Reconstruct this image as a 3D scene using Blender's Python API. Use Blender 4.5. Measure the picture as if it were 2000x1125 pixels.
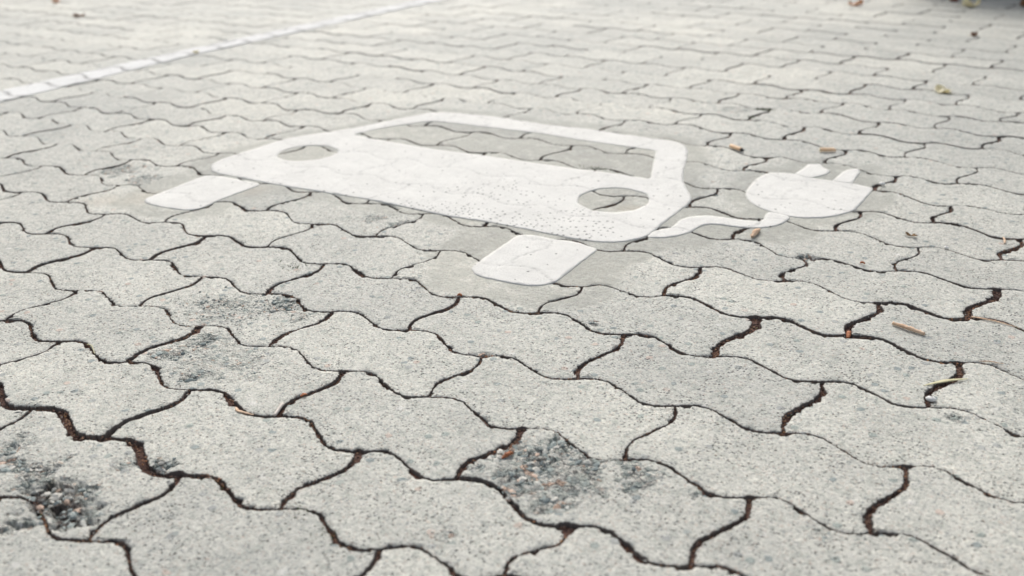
import bpy, math, random
import numpy as np
from mathutils import Matrix, Vector
from mathutils.geometry import delaunay_2d_cdt

for o in list(bpy.data.objects): bpy.data.objects.remove(o)
SC = bpy.context.scene
COL = SC.collection

# ------------------------------------------------------------------ camera
CAM_LOC = (0.68804, -0.96376, 0.51851)
CAM_AXES = ((0.847134, 0.531039, -0.019009), (-0.194757, 0.34357, 0.918711), (0.494402, -0.774569, 0.394473))
CAM_LENS = 36.1374
cam_data = bpy.data.cameras.new('camera')
cam = bpy.data.objects.new('camera', cam_data); COL.objects.link(cam)
R_, U_, B_ = [Vector(a) for a in CAM_AXES]
m = Matrix((R_, U_, B_)).transposed().to_4x4(); m.translation = Vector(CAM_LOC)
cam.matrix_world = m
cam_data.sensor_width = 36.0; cam_data.lens = CAM_LENS
cam_data.clip_start = 0.02; cam_data.clip_end = 500
cam_data.dof.use_dof = True
cam_data.dof.focus_distance = 1.19
cam_data.dof.aperture_fstop = 4.7
SC.camera = cam

# ------------------------------------------------------------------ sky, sun, exposure
SUN_ELEV = math.radians(40); SUN_AZ = math.radians(-38)     # azimuth from +Y towards +X
w = bpy.data.worlds.new('World'); SC.world = w; w.use_nodes = True
nt = w.node_tree; nt.nodes.clear()
sky = nt.nodes.new('ShaderNodeTexSky'); sky.sky_type = 'NISHITA'; sky.sun_disc = False
sky.sun_elevation = SUN_ELEV; sky.sun_rotation = SUN_AZ
sky.air_density = 1.0; sky.dust_density = 4.0; sky.ozone_density = 0.6
bg = nt.nodes.new('ShaderNodeBackground'); bg.inputs['Strength'].default_value = 0.13
wo = nt.nodes.new('ShaderNodeOutputWorld')
hsv = nt.nodes.new('ShaderNodeHueSaturation'); hsv.inputs['Saturation'].default_value = 0.45      # thin cloud greys the blue
nt.links.new(sky.outputs[0], hsv.inputs['Color']); nt.links.new(hsv.outputs[0], bg.inputs[0]); nt.links.new(bg.outputs[0], wo.inputs[0])
sd = bpy.data.lights.new('sun', 'SUN'); sd.energy = 1.5; sd.angle = math.radians(25); sd.color = (1.0, 0.98, 0.94)
sun = bpy.data.objects.new('sun', sd); COL.objects.link(sun)
sv = Vector((math.sin(SUN_AZ) * math.cos(SUN_ELEV), math.cos(SUN_AZ) * math.cos(SUN_ELEV), math.sin(SUN_ELEV)))
sun.rotation_euler = sv.to_track_quat('Z', 'Y').to_euler()
sun.location = sv * 20
SC.view_settings.view_transform = 'Standard'; SC.view_settings.look = 'None'
SC.view_settings.exposure = 0.395; SC.view_settings.gamma = 1.0; SC.view_settings.use_curve_mapping = False

# ------------------------------------------------------------------ measured layout, metres (x along the courses, y across them)
JUNCTION_MM = {(0,0):(-4.9,-2.8), (1,0):(-6.6,7.1), (2,0):(-3.5,2.9), (3,0):(-2.9,3.9), (4,0):(0.6,3.2), (5,0):(-4.7,4.1), (-1,0):(-4.6,4.6), (-2,0):(-5.1,-1), (-3,0):(-8,9.2), (-4,0):(-10.3,-1.6), (-5,0):(-0.4,8.1), (-6,0):(1.2,-12.4), (-7,0):(7.7,-4.1), (0,-1):(-1.6,1.8), (-1,-1):(-3.1,-3.3), (1,-1):(-2.7,-11.6), (2,-1):(2.5,-5.6), (3,-1):(2.7,-6.4), (4,-1):(-0.2,-1.4), (5,-1):(-2.2,-4), (-2,-1):(-0.5,-2.6), (-3,-1):(-4.6,-4), (-4,-1):(-3.1,2.4), (-5,-1):(-2.8,-4.6), (-6,-1):(-3.1,-3.5), (-1,-2):(-1.8,-0.1), (1,-2):(3,-2.7), (3,-2):(2.7,-6.9), (5,-2):(-1.4,-4.3), (0,-2):(-0.4,-4.8), (2,-2):(4.3,-7.8), (4,-2):(8.7,-7.3), (-2,-2):(-0.7,-1), (-3,-2):(0.7,0.7), (-4,-2):(0.6,-5.7), (-5,-2):(-1.8,-0.5), (0,-3):(6.5,3.2), (2,-3):(-0.3,2), (4,-3):(2,-4.8), (-2,-3):(2.5,4.5), (-4,-3):(2.4,2.9), (-3,-3):(0.6,-1.8), (-1,-3):(-0,-4.9), (1,-3):(6.2,-8), (3,-3):(7.3,-10.2), (-1,-4):(3.8,-2.2), (1,-4):(7.6,-1.2), (3,-4):(-5.1,24.5), (0,-4):(4.8,-10), (0,-5):(15.2,-2.6), (1,1):(1.6,-10.4), (3,1):(-0.5,9.6), (5,1):(0.7,5.1), (-1,1):(-8,5.6), (-3,1):(-16.9,1), (-7,1):(3.7,-13.2), (2,1):(-8.9,15.7), (4,1):(-5.1,15.4), (-2,1):(-12.1,6.6), (-4,1):(-11.3,12.5), (-8,1):(12.3,-2.7), (2,2):(-6.1,12.1), (4,2):(0.6,7.9), (3,2):(-7,22.8), (5,2):(-9.5,18.9), (1,2):(-8.1,16.9), (-4,2):(-14.7,6.5), (-2,2):(-10.5,9.5), (-8,2):(5.4,-9.1), (-7,2):(1,2.7), (3,3):(-9.6,-3.2), (5,3):(3.3,11.3), (4,3):(-4.3,13.1), (2,3):(-5.9,21.7), (-7,3):(5.2,-10.4), (4,4):(-0.1,1.2), (3,4):(-2.1,12.7), (5,4):(-5.3,7.8), (3,5):(3.7,1.7), (4,5):(-0.7,4.6), (5,5):(2.4,-10.2), (4,6):(3.5,-21.4), (1,16):(0.8,-1.9), (2,17):(2.9,-27), (1,18):(-1.3,-8.3), (2,19):(-5.8,-6.9), (2,21):(-7.4,-15.3), (3,14):(-3.8,-8), (2,15):(0.8,-20.5), (1,12):(0.4,3), (-10,5):(5.2,1.5), (-9,4):(11.2,-3.4), (-9,8):(-11.5,14.5), (-7,6):(1.8,4.6), (-8,5):(9.2,-9), (-6,9):(5.6,5.6), (-14,5):(5.6,8.6), (-11,8):(-1.8,15.7), (1,10):(-4.5,26.5), (-1,8):(-6.6,25.7), (4,11):(-12.5,4.4), (-4,9):(-2.8,9.1), (-5,10):(7.3,1.8), (-5,12):(12,-1.9), (4,7):(-7.3,-6.6), (3,6):(-2.4,3.8), (3,8):(-4.2,-2.5), (2,7):(-2.5,5), (0,7):(-2.1,17.6), (1,8):(-2.3,10.2), (2,9):(-2.8,3.8), (4,9):(-7.3,6.7), (1,6):(0.9,9.4), (1,19):(6.9,-19), (2,20):(4.4,-23.1), (1,21):(-2.5,5.4), (-10,6):(1.2,-5.2), (-9,5):(14.1,-14.9), (-9,9):(-5.3,0.7), (-7,7):(0.7,-6.5), (-8,6):(8.1,-19.4), (-6,10):(4.1,-4.8), (-14,6):(4.2,-10.9), (-7,11):(-5.8,11.6), (-11,9):(-8,3.2), (1,11):(8.8,25), (0,12):(3.9,-5.9), (-1,9):(7.2,12.4), (4,12):(3,-18.4), (-5,11):(9.2,-10.7), (-6,12):(6.6,-0.9), (-2,8):(2.2,4.4), (4,8):(1.1,-12.1), (3,7):(6.7,-15), (3,9):(4.4,-7.6), (2,8):(4.2,-6.8), (0,8):(3.1,8.8), (1,9):(-0.6,7.3), (2,10):(4.2,-2), (4,10):(1.8,-8.1), (1,7):(8.1,-9.7)}
BODY = [(-0.7252, 0.2514), (-0.7027, 0.2348), (-0.6799, 0.2296), (-0.6407, 0.2319), (-0.5853, 0.2317), (-0.5157, 0.2334), (-0.437, 0.2405), (-0.3442, 0.246), (-0.2228, 0.2426), (-0.1903, 0.2418), (-0.1253, 0.2498), (-0.0471, 0.2498), (0.0205, 0.2484), (0.0613, 0.2555), (0.0841, 0.2682), (0.1028, 0.2943), (0.1077, 0.3163), (0.1084, 0.3339), (0.1052, 0.3623), (0.1038, 0.4194), (0.1021, 0.4784), (0.0971, 0.4974), (0.0854, 0.5177), (0.0585, 0.5586), (0.0406, 0.5925), (0.0201, 0.6442), (0.0023, 0.6992), (-0.019, 0.7524), (-0.0358, 0.781), (-0.0632, 0.8011), (-0.0914, 0.8007), (-0.1396, 0.8005), (-0.2533, 0.8065), (-0.3529, 0.7955), (-0.4588, 0.805), (-0.5435, 0.7984), (-0.6099, 0.7791), (-0.6175, 0.7674), (-0.6315, 0.7265), (-0.6578, 0.6564), (-0.6815, 0.587), (-0.6946, 0.5552), (-0.7289, 0.4939), (-0.7437, 0.4533), (-0.7433, 0.3904), (-0.7467, 0.3343), (-0.7451, 0.2946), (-0.7386, 0.2699)]
WINDSCREEN = [(-0.6439, 0.5497), (-0.6318, 0.5995), (-0.6034, 0.6635), (-0.5737, 0.7079), (-0.5624, 0.7138), (-0.509, 0.7203), (-0.419, 0.7257), (-0.3161, 0.7329), (-0.2436, 0.726), (-0.1774, 0.7261), (-0.0714, 0.7262), (-0.0064, 0.5639), (-0.0627, 0.5614), (-0.1486, 0.5542), (-0.2402, 0.5501), (-0.3378, 0.5482), (-0.4356, 0.5394), (-0.5088, 0.5405), (-0.5863, 0.5436)]
HEADLIGHT_RIGHT = [(-0.0526, 0.3932), (-0.0662, 0.4255), (-0.0648, 0.449), (-0.0571, 0.4718), (-0.0404, 0.4888), (-0.0131, 0.4959), (0.0245, 0.4861), (0.0417, 0.4581), (0.0466, 0.4392), (0.0427, 0.4034), (0.0167, 0.3766), (-0.012, 0.3707), (-0.0363, 0.3808)]
HEADLIGHT_LEFT = [(-0.6674, 0.3594), (-0.6846, 0.3915), (-0.6828, 0.4228), (-0.6627, 0.4521), (-0.63, 0.4634), (-0.5913, 0.4475), (-0.5792, 0.4185), (-0.5833, 0.3852), (-0.6068, 0.3578), (-0.6314, 0.3479)]
WHEEL_LEFT = [(-0.6731, 0.0606), (-0.6828, 0.0733), (-0.6854, 0.1185), (-0.6915, 0.1738), (-0.693, 0.2169), (-0.667, 0.2211), (-0.6306, 0.2221), (-0.5733, 0.2233), (-0.5668, 0.2204), (-0.5666, 0.1741), (-0.5676, 0.1276), (-0.5613, 0.0826), (-0.5665, 0.0683), (-0.5847, 0.0595), (-0.6286, 0.0541), (-0.6633, 0.0555)]
WHEEL_RIGHT = [(-0.0455, 0.0844), (-0.048, 0.093), (-0.053, 0.1559), (-0.0575, 0.2266), (-0.0314, 0.2351), (-0.0126, 0.2323), (0.0344, 0.2383), (0.072, 0.2305), (0.0717, 0.2068), (0.0745, 0.1578), (0.077, 0.1153), (0.0768, 0.0955), (0.07, 0.081), (0.0584, 0.0716), (0.0344, 0.0666), (0.0058, 0.0651), (-0.0223, 0.0652), (-0.0386, 0.0754)]
CABLE = [(0.1083, 0.3289), (0.109, 0.3379), (0.1128, 0.3438), (0.1221, 0.3539), (0.1238, 0.3675), (0.12, 0.3938), (0.1283, 0.4168), (0.1482, 0.4343), (0.1806, 0.4378), (0.2019, 0.4399), (0.2298, 0.4469), (0.2272, 0.4597), (0.2225, 0.4823), (0.222, 0.4972), (0.2426, 0.4908), (0.2602, 0.4899), (0.2602, 0.4637), (0.2537, 0.4397), (0.2404, 0.4223), (0.2191, 0.4104), (0.193, 0.4059), (0.1717, 0.4043), (0.1605, 0.3943), (0.1561, 0.3779), (0.1552, 0.3535), (0.147, 0.3321), (0.1279, 0.3116), (0.1071, 0.3039)]
PLUG = [(0.222, 0.4972), (0.1921, 0.5151), (0.1715, 0.5394), (0.1582, 0.5697), (0.153, 0.6039), (0.1481, 0.6502), (0.154, 0.6927), (0.1788, 0.7027), (0.1953, 0.7049), (0.2251, 0.6965), (0.2369, 0.6944), (0.262, 0.6961), (0.2936, 0.6983), (0.3314, 0.6874), (0.3333, 0.633), (0.3337, 0.5665), (0.3214, 0.5344), (0.3034, 0.5092), (0.2806, 0.4943), (0.2602, 0.4899), (0.2426, 0.4908)]
PRONG_NEAR = [(0.1953, 0.7049), (0.1981, 0.7337), (0.1981, 0.7722), (0.2148, 0.7823), (0.2251, 0.7656), (0.2435, 0.748), (0.2433, 0.7277), (0.2368, 0.7091), (0.2259, 0.6937), (0.2127, 0.6944)]
PRONG_FAR = [(0.262, 0.6961), (0.2622, 0.7446), (0.2658, 0.7704), (0.2804, 0.7869), (0.2892, 0.7633), (0.2936, 0.6983), (0.2792, 0.6917)]
CRUMBLE = [(0.2341, -0.2718, 0.0234, 1, 0.005), (0.27, -0.2711, 0.0256, 1, 0.006), (0.2756, -0.3158, 0.0249, 0.9, 0.005), (0.2775, -0.2412, 0.0185, 0.9, 0.005), (0.3167, -0.2585, 0.0207, 0.8, 0.005), (0.3636, -0.2548, 0.0284, 0.7, 0.003), (0.3146, -0.3287, 0.0212, 0.7, 0.005), (0.4177, -0.2503, 0.0112, 0.5, 0.003), (0.2326, -0.3127, 0.0132, 0.7, 0.004), (-0.0606, -0.5411, 0.0336, 1, 0.012), (-0.1126, -0.5252, 0.0224, 0.75, 0.006), (-0.0208, -0.5523, 0.0218, 1, 0.012), (-0.053, -0.4705, 0.0202, 0.5, 0.003), (-0.0282, -0.4559, 0.0171, 0.9, 0.005), (-0.1735, -0.5104, 0.0177, 0.7, 0.005), (-0.1489, -0.5268, 0.0134, 0.8, 0.006), (-0.2026, -0.2968, 0.0243, 0.62, 0.004), (-0.1929, -0.2488, 0.0242, 0.62, 0.004), (-0.1367, -0.3222, 0.014, 0.72, 0.005), (-0.174, -0.227, 0.0175, 0.4, 0.003), (-0.1851, -0.3296, 0.0172, 0.35, 0.003), (-0.0762, -0.2872, 0.0104, 0.5, 0.003), (-0.2572, -0.1646, 0.0324, 0.4, 0.0025), (-0.1837, -0.1227, 0.029, 0.62, 0.004), (-0.1351, -0.1475, 0.02, 0.45, 0.003), (-0.2174, -0.1598, 0.0617, 0.35, 0.002), (-0.239, 0.1711, 0.0331, 0.6, 0.0025), (-0.2883, 0.1834, 0.0237, 0.5, 0.002), (0.2907, -0.2786, 0.0701, 0.65, 0.0025), (-0.1397, -0.2752, 0.0743, 0.38, 0.002), (-0.2453, -0.1757, 0.0791, 0.36, 0.002), (-0.8666, 0.1639, 0.0506, 0.6, 0.003), (-0.7739, 0.1441, 0.0372, 0.5, 0.003), (-0.053, 1.0929, 0.0543, 0.4, 0.002), (-0.0043, 1.1285, 0.0212, 0.8, 0.004), (0.1109, -0.1206, 0.0077, 0.9, 0.009), (0.3309, 0.3403, 0.0137, 0.9, 0.009), (0.1775, 0.0145, 0.0081, 0.8, 0.003), (-1.0304, 0.9789, 0.0574, 0.4, 0.002), (-0.9291, 0.2848, 0.0444, 0.3, 0.002), (0.1189, 0.5361, 0.0098, 0.8, 0.003), (0.5836, -0.0061, 0.0105, 0.7, 0.003), (0.2679, 0.6029, 0.0059, 0.1, 0.001), (0.562, -0.2358, 0.0192, 0.3, 0.002), (0.2618, -0.4057, 0.0132, 0.4, 0.002), (0.5257, -0.2534, 0.0151, 0.4, 0.002), (0.0626, -0.4222, 0.0121, 0.25, 0.002)]
JUNCTION_HOLES = [(0.1102, -0.1196, 0.009), (0.3309, 0.3403, 0.014), (0.3379, 0.1193, 0.01), (0.4498, 0.236, 0.007), (0.5647, 0.3482, 0.008), (-0.0003, -0.4592, 0.01), (-0.1092, -0.4535, 0.008), (0.3448, -0.3477, 0.01), (0.4594, -0.2319, 0.006), (0.5598, -0.1139, 0.008), (-0.0045, 0.0011, 0.005), (0.2237, 0.0011, 0.005), (-0.2235, -0.228, 0.007), (0.0022, -0.2311, 0.006), (-0.3498, 0.1095, 0.006), (0.2312, -0.2339, 0.007), (0.5632, 0.1176, 0.007), (0.1192, -0.3462, 0.006)]
PINS = [(-0.1745, 0.2465, 0.1569, 0.074, 0.062, 0.95), (-0.021, 0.2921, 0.0924, 0.0825, 0.016, 0.8), (-0.2025, 0.3751, 0.129, 0.0705, 0.083, 0.45), (-0.2182, 0.4634, 0.0719, 0.021, 0.293, 0.3)]

L = 0.225            # paver length, course pitch is half of it
RNG = np.random.RandomState(7)
random.seed(7)

# ------------------------------------------------------------------ numpy noise
_tab = np.random.RandomState(3).rand(65536)
def _h(ix, iy, s):
    return _tab[(ix * 7919 + iy * 104729 + s * 1299709) & 65535]
def vnoise(x, y, s=0):
    ix = np.floor(x).astype(np.int64); iy = np.floor(y).astype(np.int64)
    fx = x - ix; fy = y - iy; fx = fx*fx*(3-2*fx); fy = fy*fy*(3-2*fy)
    a = _h(ix, iy, s); b = _h(ix+1, iy, s); c = _h(ix, iy+1, s); d = _h(ix+1, iy+1, s)
    return (a*(1-fx)+b*fx)*(1-fy)+(c*(1-fx)+d*fx)*fy
def fnoise(x, y, s=0, n=3):
    r = 0; a = .5; t = 0
    for i in range(n):
        r = r + a*vnoise(x*2**i, y*2**i, s+i*17); t += a; a *= .55
    return r/t
def worley(x, y, s=0):
    ix = np.floor(x).astype(np.int64); iy = np.floor(y).astype(np.int64)
    d1 = np.full(x.shape, 9.); d2 = np.full(x.shape, 9.); c1 = np.zeros(x.shape)
    for i in (-1, 0, 1):
        for j in (-1, 0, 1):
            px = ix+i+_h(ix+i, iy+j, s); py = iy+j+_h(ix+i, iy+j, s+5); c = _h(ix+i, iy+j, s+9)
            d = np.hypot(px-x, py-y)
            near = d < d1
            d2 = np.where(near, d1, np.minimum(d2, d)); c1 = np.where(near, c, c1); d1 = np.where(near, d, d1)
    return d1, d2, c1

# ------------------------------------------------------------------ materials
def mat(name):
    m = bpy.data.materials.new(name); m.use_nodes = True
    t = m.node_tree; t.nodes.clear()
    out = t.nodes.new('ShaderNodeOutputMaterial'); b = t.nodes.new('ShaderNodeBsdfPrincipled')
    t.links.new(b.outputs[0], out.inputs[0])
    return m, t, b
class N:
    """small helper to wire shader nodes"""
    def __init__(s, t, dims='3D'): s.t = t; s.dims = dims      # flat ground needs only 2-D textures
    def new(s, typ, **k):
        n = s.t.nodes.new(typ)
        for a, v in k.items(): setattr(n, a, v)
        return n
    def put(s, sock, v):
        if isinstance(v, bpy.types.NodeSocket): s.t.links.new(v, sock)
        elif v is not None: sock.default_value = v
    def coord(s): return s.new('ShaderNodeNewGeometry').outputs['Position']
    def vec_off(s, o):
        v = s.new('ShaderNodeVectorMath', operation='ADD'); s.t.links.new(s.coord(), v.inputs[0]); v.inputs[1].default_value = (o, o*1.7, o*.3)
        return v.outputs[0]
    def noise(s, scale, detail=3, rough=.55, vec=None, off=None):
        n = s.new('ShaderNodeTexNoise', noise_dimensions=s.dims); n.inputs['Scale'].default_value = scale
        n.inputs['Detail'].default_value = detail; n.inputs['Roughness'].default_value = rough
        s.t.links.new(vec or s.coord(), n.inputs['Vector']); return n.outputs['Fac']
    def vor(s, scale, rnd=1, vec=None, feature='F1'):
        n = s.new('ShaderNodeTexVoronoi', feature=feature, voronoi_dimensions='2D'); n.inputs['Scale'].default_value = scale
        n.inputs['Randomness'].default_value = rnd
        s.t.links.new(vec or s.coord(), n.inputs['Vector']); return n
    def math(s, op, a, b=None, c=None, clamp=False):
        n = s.new('ShaderNodeMath', operation=op, use_clamp=clamp)
        s.put(n.inputs[0], a); s.put(n.inputs[1], b)
        if c is not None: s.put(n.inputs[2], c)
        return n.outputs[0]
    def step(s, v, lo, hi, a=0., b=1.):
        n = s.new('ShaderNodeMapRange', interpolation_type='SMOOTHSTEP')
        s.put(n.inputs[0], v); s.put(n.inputs[1], lo); s.put(n.inputs[2], hi); s.put(n.inputs[3], a); s.put(n.inputs[4], b)
        return n.outputs[0]
    def mix(s, f, a, b, mode='MIX'):
        n = s.new('ShaderNodeMix', data_type='RGBA', blend_type=mode)
        s.put(n.inputs[0], f)
        s.put(n.inputs[6], a if isinstance(a, bpy.types.NodeSocket) else (*a, 1)); s.put(n.inputs[7], b if isinstance(b, bpy.types.NodeSocket) else (*b, 1))
        return n.outputs[2]
    def attr(s, name): return s.new('ShaderNodeAttribute', attribute_name=name).outputs['Fac']
    def ramp(s, v, stops, const=False):
        n = s.new('ShaderNodeValToRGB'); cr = n.color_ramp
        if const: cr.interpolation = 'CONSTANT'
        while len(cr.elements) < len(stops): cr.elements.new(.5)
        for e, (p, c) in zip(cr.elements, stops): e.position = p; e.color = (*c, 1)
        s.put(n.inputs[0], v); return n.outputs[0]
    def sep(s, v): 
        n = s.new('ShaderNodeSeparateColor'); s.put(n.inputs[0], v); return n.outputs
    def bump(s, h, dist, strength=1., normal=None):
        n = s.new('ShaderNodeBump'); n.inputs['Distance'].default_value = dist; n.inputs['Strength'].default_value = strength
        s.put(n.inputs['Height'], h)
        if normal is not None: s.put(n.inputs['Normal'], normal)
        return n.outputs[0]

def concrete_material():
    m, t, b = mat('weathered_concrete'); n = N(t, '2D')
    tone, crumble, primer, stain, edge, stone = [n.attr(a) for a in ('tone', 'crumble', 'primer', 'stain', 'edge', 'stone')]; cleft = n.attr('cleft')
    # slow tone changes, then sand grain
    col = n.ramp(n.noise(9, 4, .6), [(.3, (.497, .495, .450)), (.7, (.592, .585, .530))])
    col = n.mix(n.step(n.noise(240, 4, .7), .36, .64), n.mix(1, col, (.86, .86, .86), 'MULTIPLY'), n.mix(1, col, (1.11, 1.10, 1.09), 'MULTIPLY'))
    # sand grains of several kinds
    g = n.vor(520); gs = n.sep(g.outputs['Color'])
    grain = n.ramp(gs[0], [(0, (.13, .14, .14)), (.10, (.40, .30, .24)), (.17, (.62, .60, .57)), (.25, (.36, .36, .34))], True)
    gm = n.math('MULTIPLY', n.step(g.outputs['Distance'], .55, .35), n.step(gs[0], .27, .24))
    col = n.mix(n.math('MULTIPLY', gm, .62), col, grain)
    # exposed aggregate: blue grey, greenish, pinkish and pale pebbles
    a = n.vor(88); as_ = n.sep(a.outputs['Color'])
    peb = n.ramp(as_[1], [(0, (.22, .265, .265)), (.35, (.29, .335, .31)), (.6, (.36, .37, .36)), (.8, (.56, .44, .37)), (.9, (.68, .66, .62))], True)
    rag = n.noise(300, 2)
    lim = n.math('ADD', .065, n.math('MULTIPLY', crumble, .5))
    am = n.math('MULTIPLY', n.step(n.math('ADD', a.outputs['Distance'], n.math('MULTIPLY', rag, .25)), .52, .42), n.step(n.math('SUBTRACT', lim, as_[0]), -.01, .01))
    am = n.math('MULTIPLY', am, n.step(primer, .6, .1, .15, 1.))
    a2 = n.vor(230); a2s = n.sep(a2.outputs['Color'])
    peb2 = n.ramp(a2s[1], [(0, (.17, .19, .20)), (.4, (.27, .28, .27)), (.75, (.50, .40, .33)), (.87, (.62, .60, .57))], True)
    am2 = n.math('MULTIPLY', n.step(n.math('ADD', a2.outputs['Distance'], n.math('MULTIPLY', rag, .25)), .50, .38), n.step(n.math('SUBTRACT', n.math('ADD', .15, n.math('MULTIPLY', crumble, .5)), a2s[0]), -.01, .01))
    am2 = n.math('MULTIPLY', am2, n.step(primer, .6, .1, .15, 1.))
    col = n.mix(n.math('MULTIPLY', am2, .6), col, peb2)
    col = n.mix(n.math('MULTIPLY', am, .8), col, peb)
    # broken ground: stones that follow the modelled relief
    wob = n.new('ShaderNodeTexNoise', noise_dimensions='2D'); wob.inputs['Scale'].default_value = 130; t.links.new(n.coord(), wob.inputs['Vector'])
    wv = n.new('ShaderNodeVectorMath', operation='MULTIPLY_ADD'); t.links.new(wob.outputs['Color'], wv.inputs[0]); wv.inputs[1].default_value = (.006, .006, .006); t.links.new(n.coord(), wv.inputs[2]); wv = wv.outputs[0]
    rk_h = None; cm = n.math('ADD', crumble, n.math('MULTIPLY', n.noise(70, 4, .7), .8))
    for sc, lo, hi, w_ in ((250, .60, .95, .85), (125, .76, 1.05, .9)):
        v = n.vor(sc, 1, wv); s_ = n.sep(v.outputs['Color']); e = n.vor(sc, 1, wv, 'DISTANCE_TO_EDGE').outputs['Distance']
        rock = n.ramp(s_[0], [(0, (.23, .265, .255)), (.13, (.31, .35, .325)), (.33, (.40, .425, .385)), (.52, (.50, .485, .44)), (.78, (.62, .595, .54)), (.95, (.55, .37, .27))], True)
        rock = n.mix(1, rock, n.ramp(n.noise(420, 3, .7), [(.3, (.74, .74, .74)), (.7, (1.18, 1.18, 1.18))]), 'MULTIPLY')
        on = n.math('MULTIPLY', n.step(cm, lo, hi), n.step(s_[1], .72, .68))
        col = n.mix(n.math('MULTIPLY', on, w_), col, rock)
        cl = n.math('MULTIPLY', n.step(e, .10, .03), n.math('MULTIPLY', n.step(cm, lo+.1, hi+.12), n.step(n.noise(95, 3), .42, .58)))
        lost = n.math('MULTIPLY', n.step(s_[2], .07, .05), n.step(cm, lo+.15, hi+.15))
        cl = n.math('MAXIMUM', cl, lost)
        col = n.mix(n.math('MULTIPLY', cl, .7), col, (.075, .062, .055))
        hh = n.math('MULTIPLY', n.step(e, 0., .25), on); rk_h = hh if rk_h is None else n.math('ADD', hh, rk_h)
    # coarse mottling of the worn cement skin
    col = n.mix(n.step(n.noise(75, 5, .75), .46, .70, 0., .85), col, n.mix(1, col, (.70, .735, .73), 'MULTIPLY'))
    col = n.mix(n.step(n.noise(95, 4, .7, vec=n.vec_off(3.1)), .54, .72, 0., .6), col, n.mix(1, col, (1.22, 1.21, 1.19), 'MULTIPLY'))
    col = n.mix(n.math('MULTIPLY', n.step(n.math('ADD', cleft, n.math('MULTIPLY', n.math('SUBTRACT', n.noise(260, 3), .5), 1.3)), .45, .60), .5), col, (.085, .072, .062))
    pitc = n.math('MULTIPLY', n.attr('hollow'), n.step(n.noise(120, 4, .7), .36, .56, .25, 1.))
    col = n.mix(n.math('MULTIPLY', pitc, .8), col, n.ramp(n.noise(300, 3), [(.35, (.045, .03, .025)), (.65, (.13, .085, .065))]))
    # pits
    p = n.vor(300); ps = n.sep(p.outputs['Color'])
    pm = n.math('MULTIPLY', n.step(p.outputs['Distance'], .42, .2), n.step(ps[0], .19, .16))
    pm = n.math('MULTIPLY', pm, n.step(n.noise(16, 4, .7), .42, .62, .12, 1.))
    pm = n.math('MULTIPLY', pm, n.step(primer, .7, .2, .1, 1.))
    p2 = n.vor(140); p2s = n.sep(p2.outputs['Color'])
    pm2 = n.math('MULTIPLY', n.step(n.math('ADD', p2.outputs['Distance'], n.math('MULTIPLY', rag, .3)), .36, .24), n.step(p2s[2], .075, .06))
    pm2 = n.math('MULTIPLY', pm2, n.step(primer, .7, .2, 0., 1.))
    pit = n.math('MAXIMUM', pm, pm2)
    col = n.mix(n.math('MULTIPLY', pit, .72), col, (.075, .075, .07))
    # primer halo around the paint (smooth greyish olive), tan traffic stain
    pr_ = n.math('MULTIPLY', primer, n.step(n.noise(28, 5, .75), .30, .52, .35, 1.))
    col = n.mix(n.math('MULTIPLY', pr_, .8), col, n.mix(.8, n.mix(1, col, (.8, .8, .8), 'MULTIPLY'), n.ramp(n.noise(40, 4, .7), [(.3, (.24, .242, .212)), (.7, (.31, .305, .262))])))
    col = n.mix(n.math('MULTIPLY', stain, .4), col, n.mix(.6, col, (.41, .335, .25)))
    # soil rubbed into the arris
    em = n.step(n.math('ADD', edge, n.math('MULTIPLY', n.math('SUBTRACT', n.noise(190, 4, .7), .5), 1.5)), .40, .85)
    col = n.mix(n.math('MULTIPLY', em, .88), col, (.088, .066, .058))
    # each block its own shade, soft large patches
    col = n.mix(1, col, n.ramp(tone, [(0, (.86, .865, .87)), (1, (1.09, 1.085, 1.07))]), 'MULTIPLY')
    col = n.mix(1, col, n.ramp(n.noise(1.7, 3), [(.3, (.90, .915, .92)), (.7, (1.06, 1.06, 1.045))]), 'MULTIPLY')
    t.links.new(col, b.inputs['Base Color'])
    b.inputs['Roughness'].default_value = .7
    b.inputs['Specular IOR Level'].default_value = .5
    fade = n.step(primer, .7, .2, .75, 1.)
    h = n.math('ADD', n.math('MULTIPLY', n.noise(480, 4, .7), n.math('MULTIPLY', fade, .55)), n.math('MULTIPLY', n.noise(130, 4, .6), .8))
    h = n.math('SUBTRACT', h, n.math('MULTIPLY', pit, .9))
    h = n.math('ADD', h, n.math('MULTIPLY', am, .25))
    h = n.math('ADD', h, n.math('MULTIPLY', rk_h, .7))
    t.links.new(n.bump(h, .0022, 1.), b.inputs['Normal'])
    return m

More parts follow.
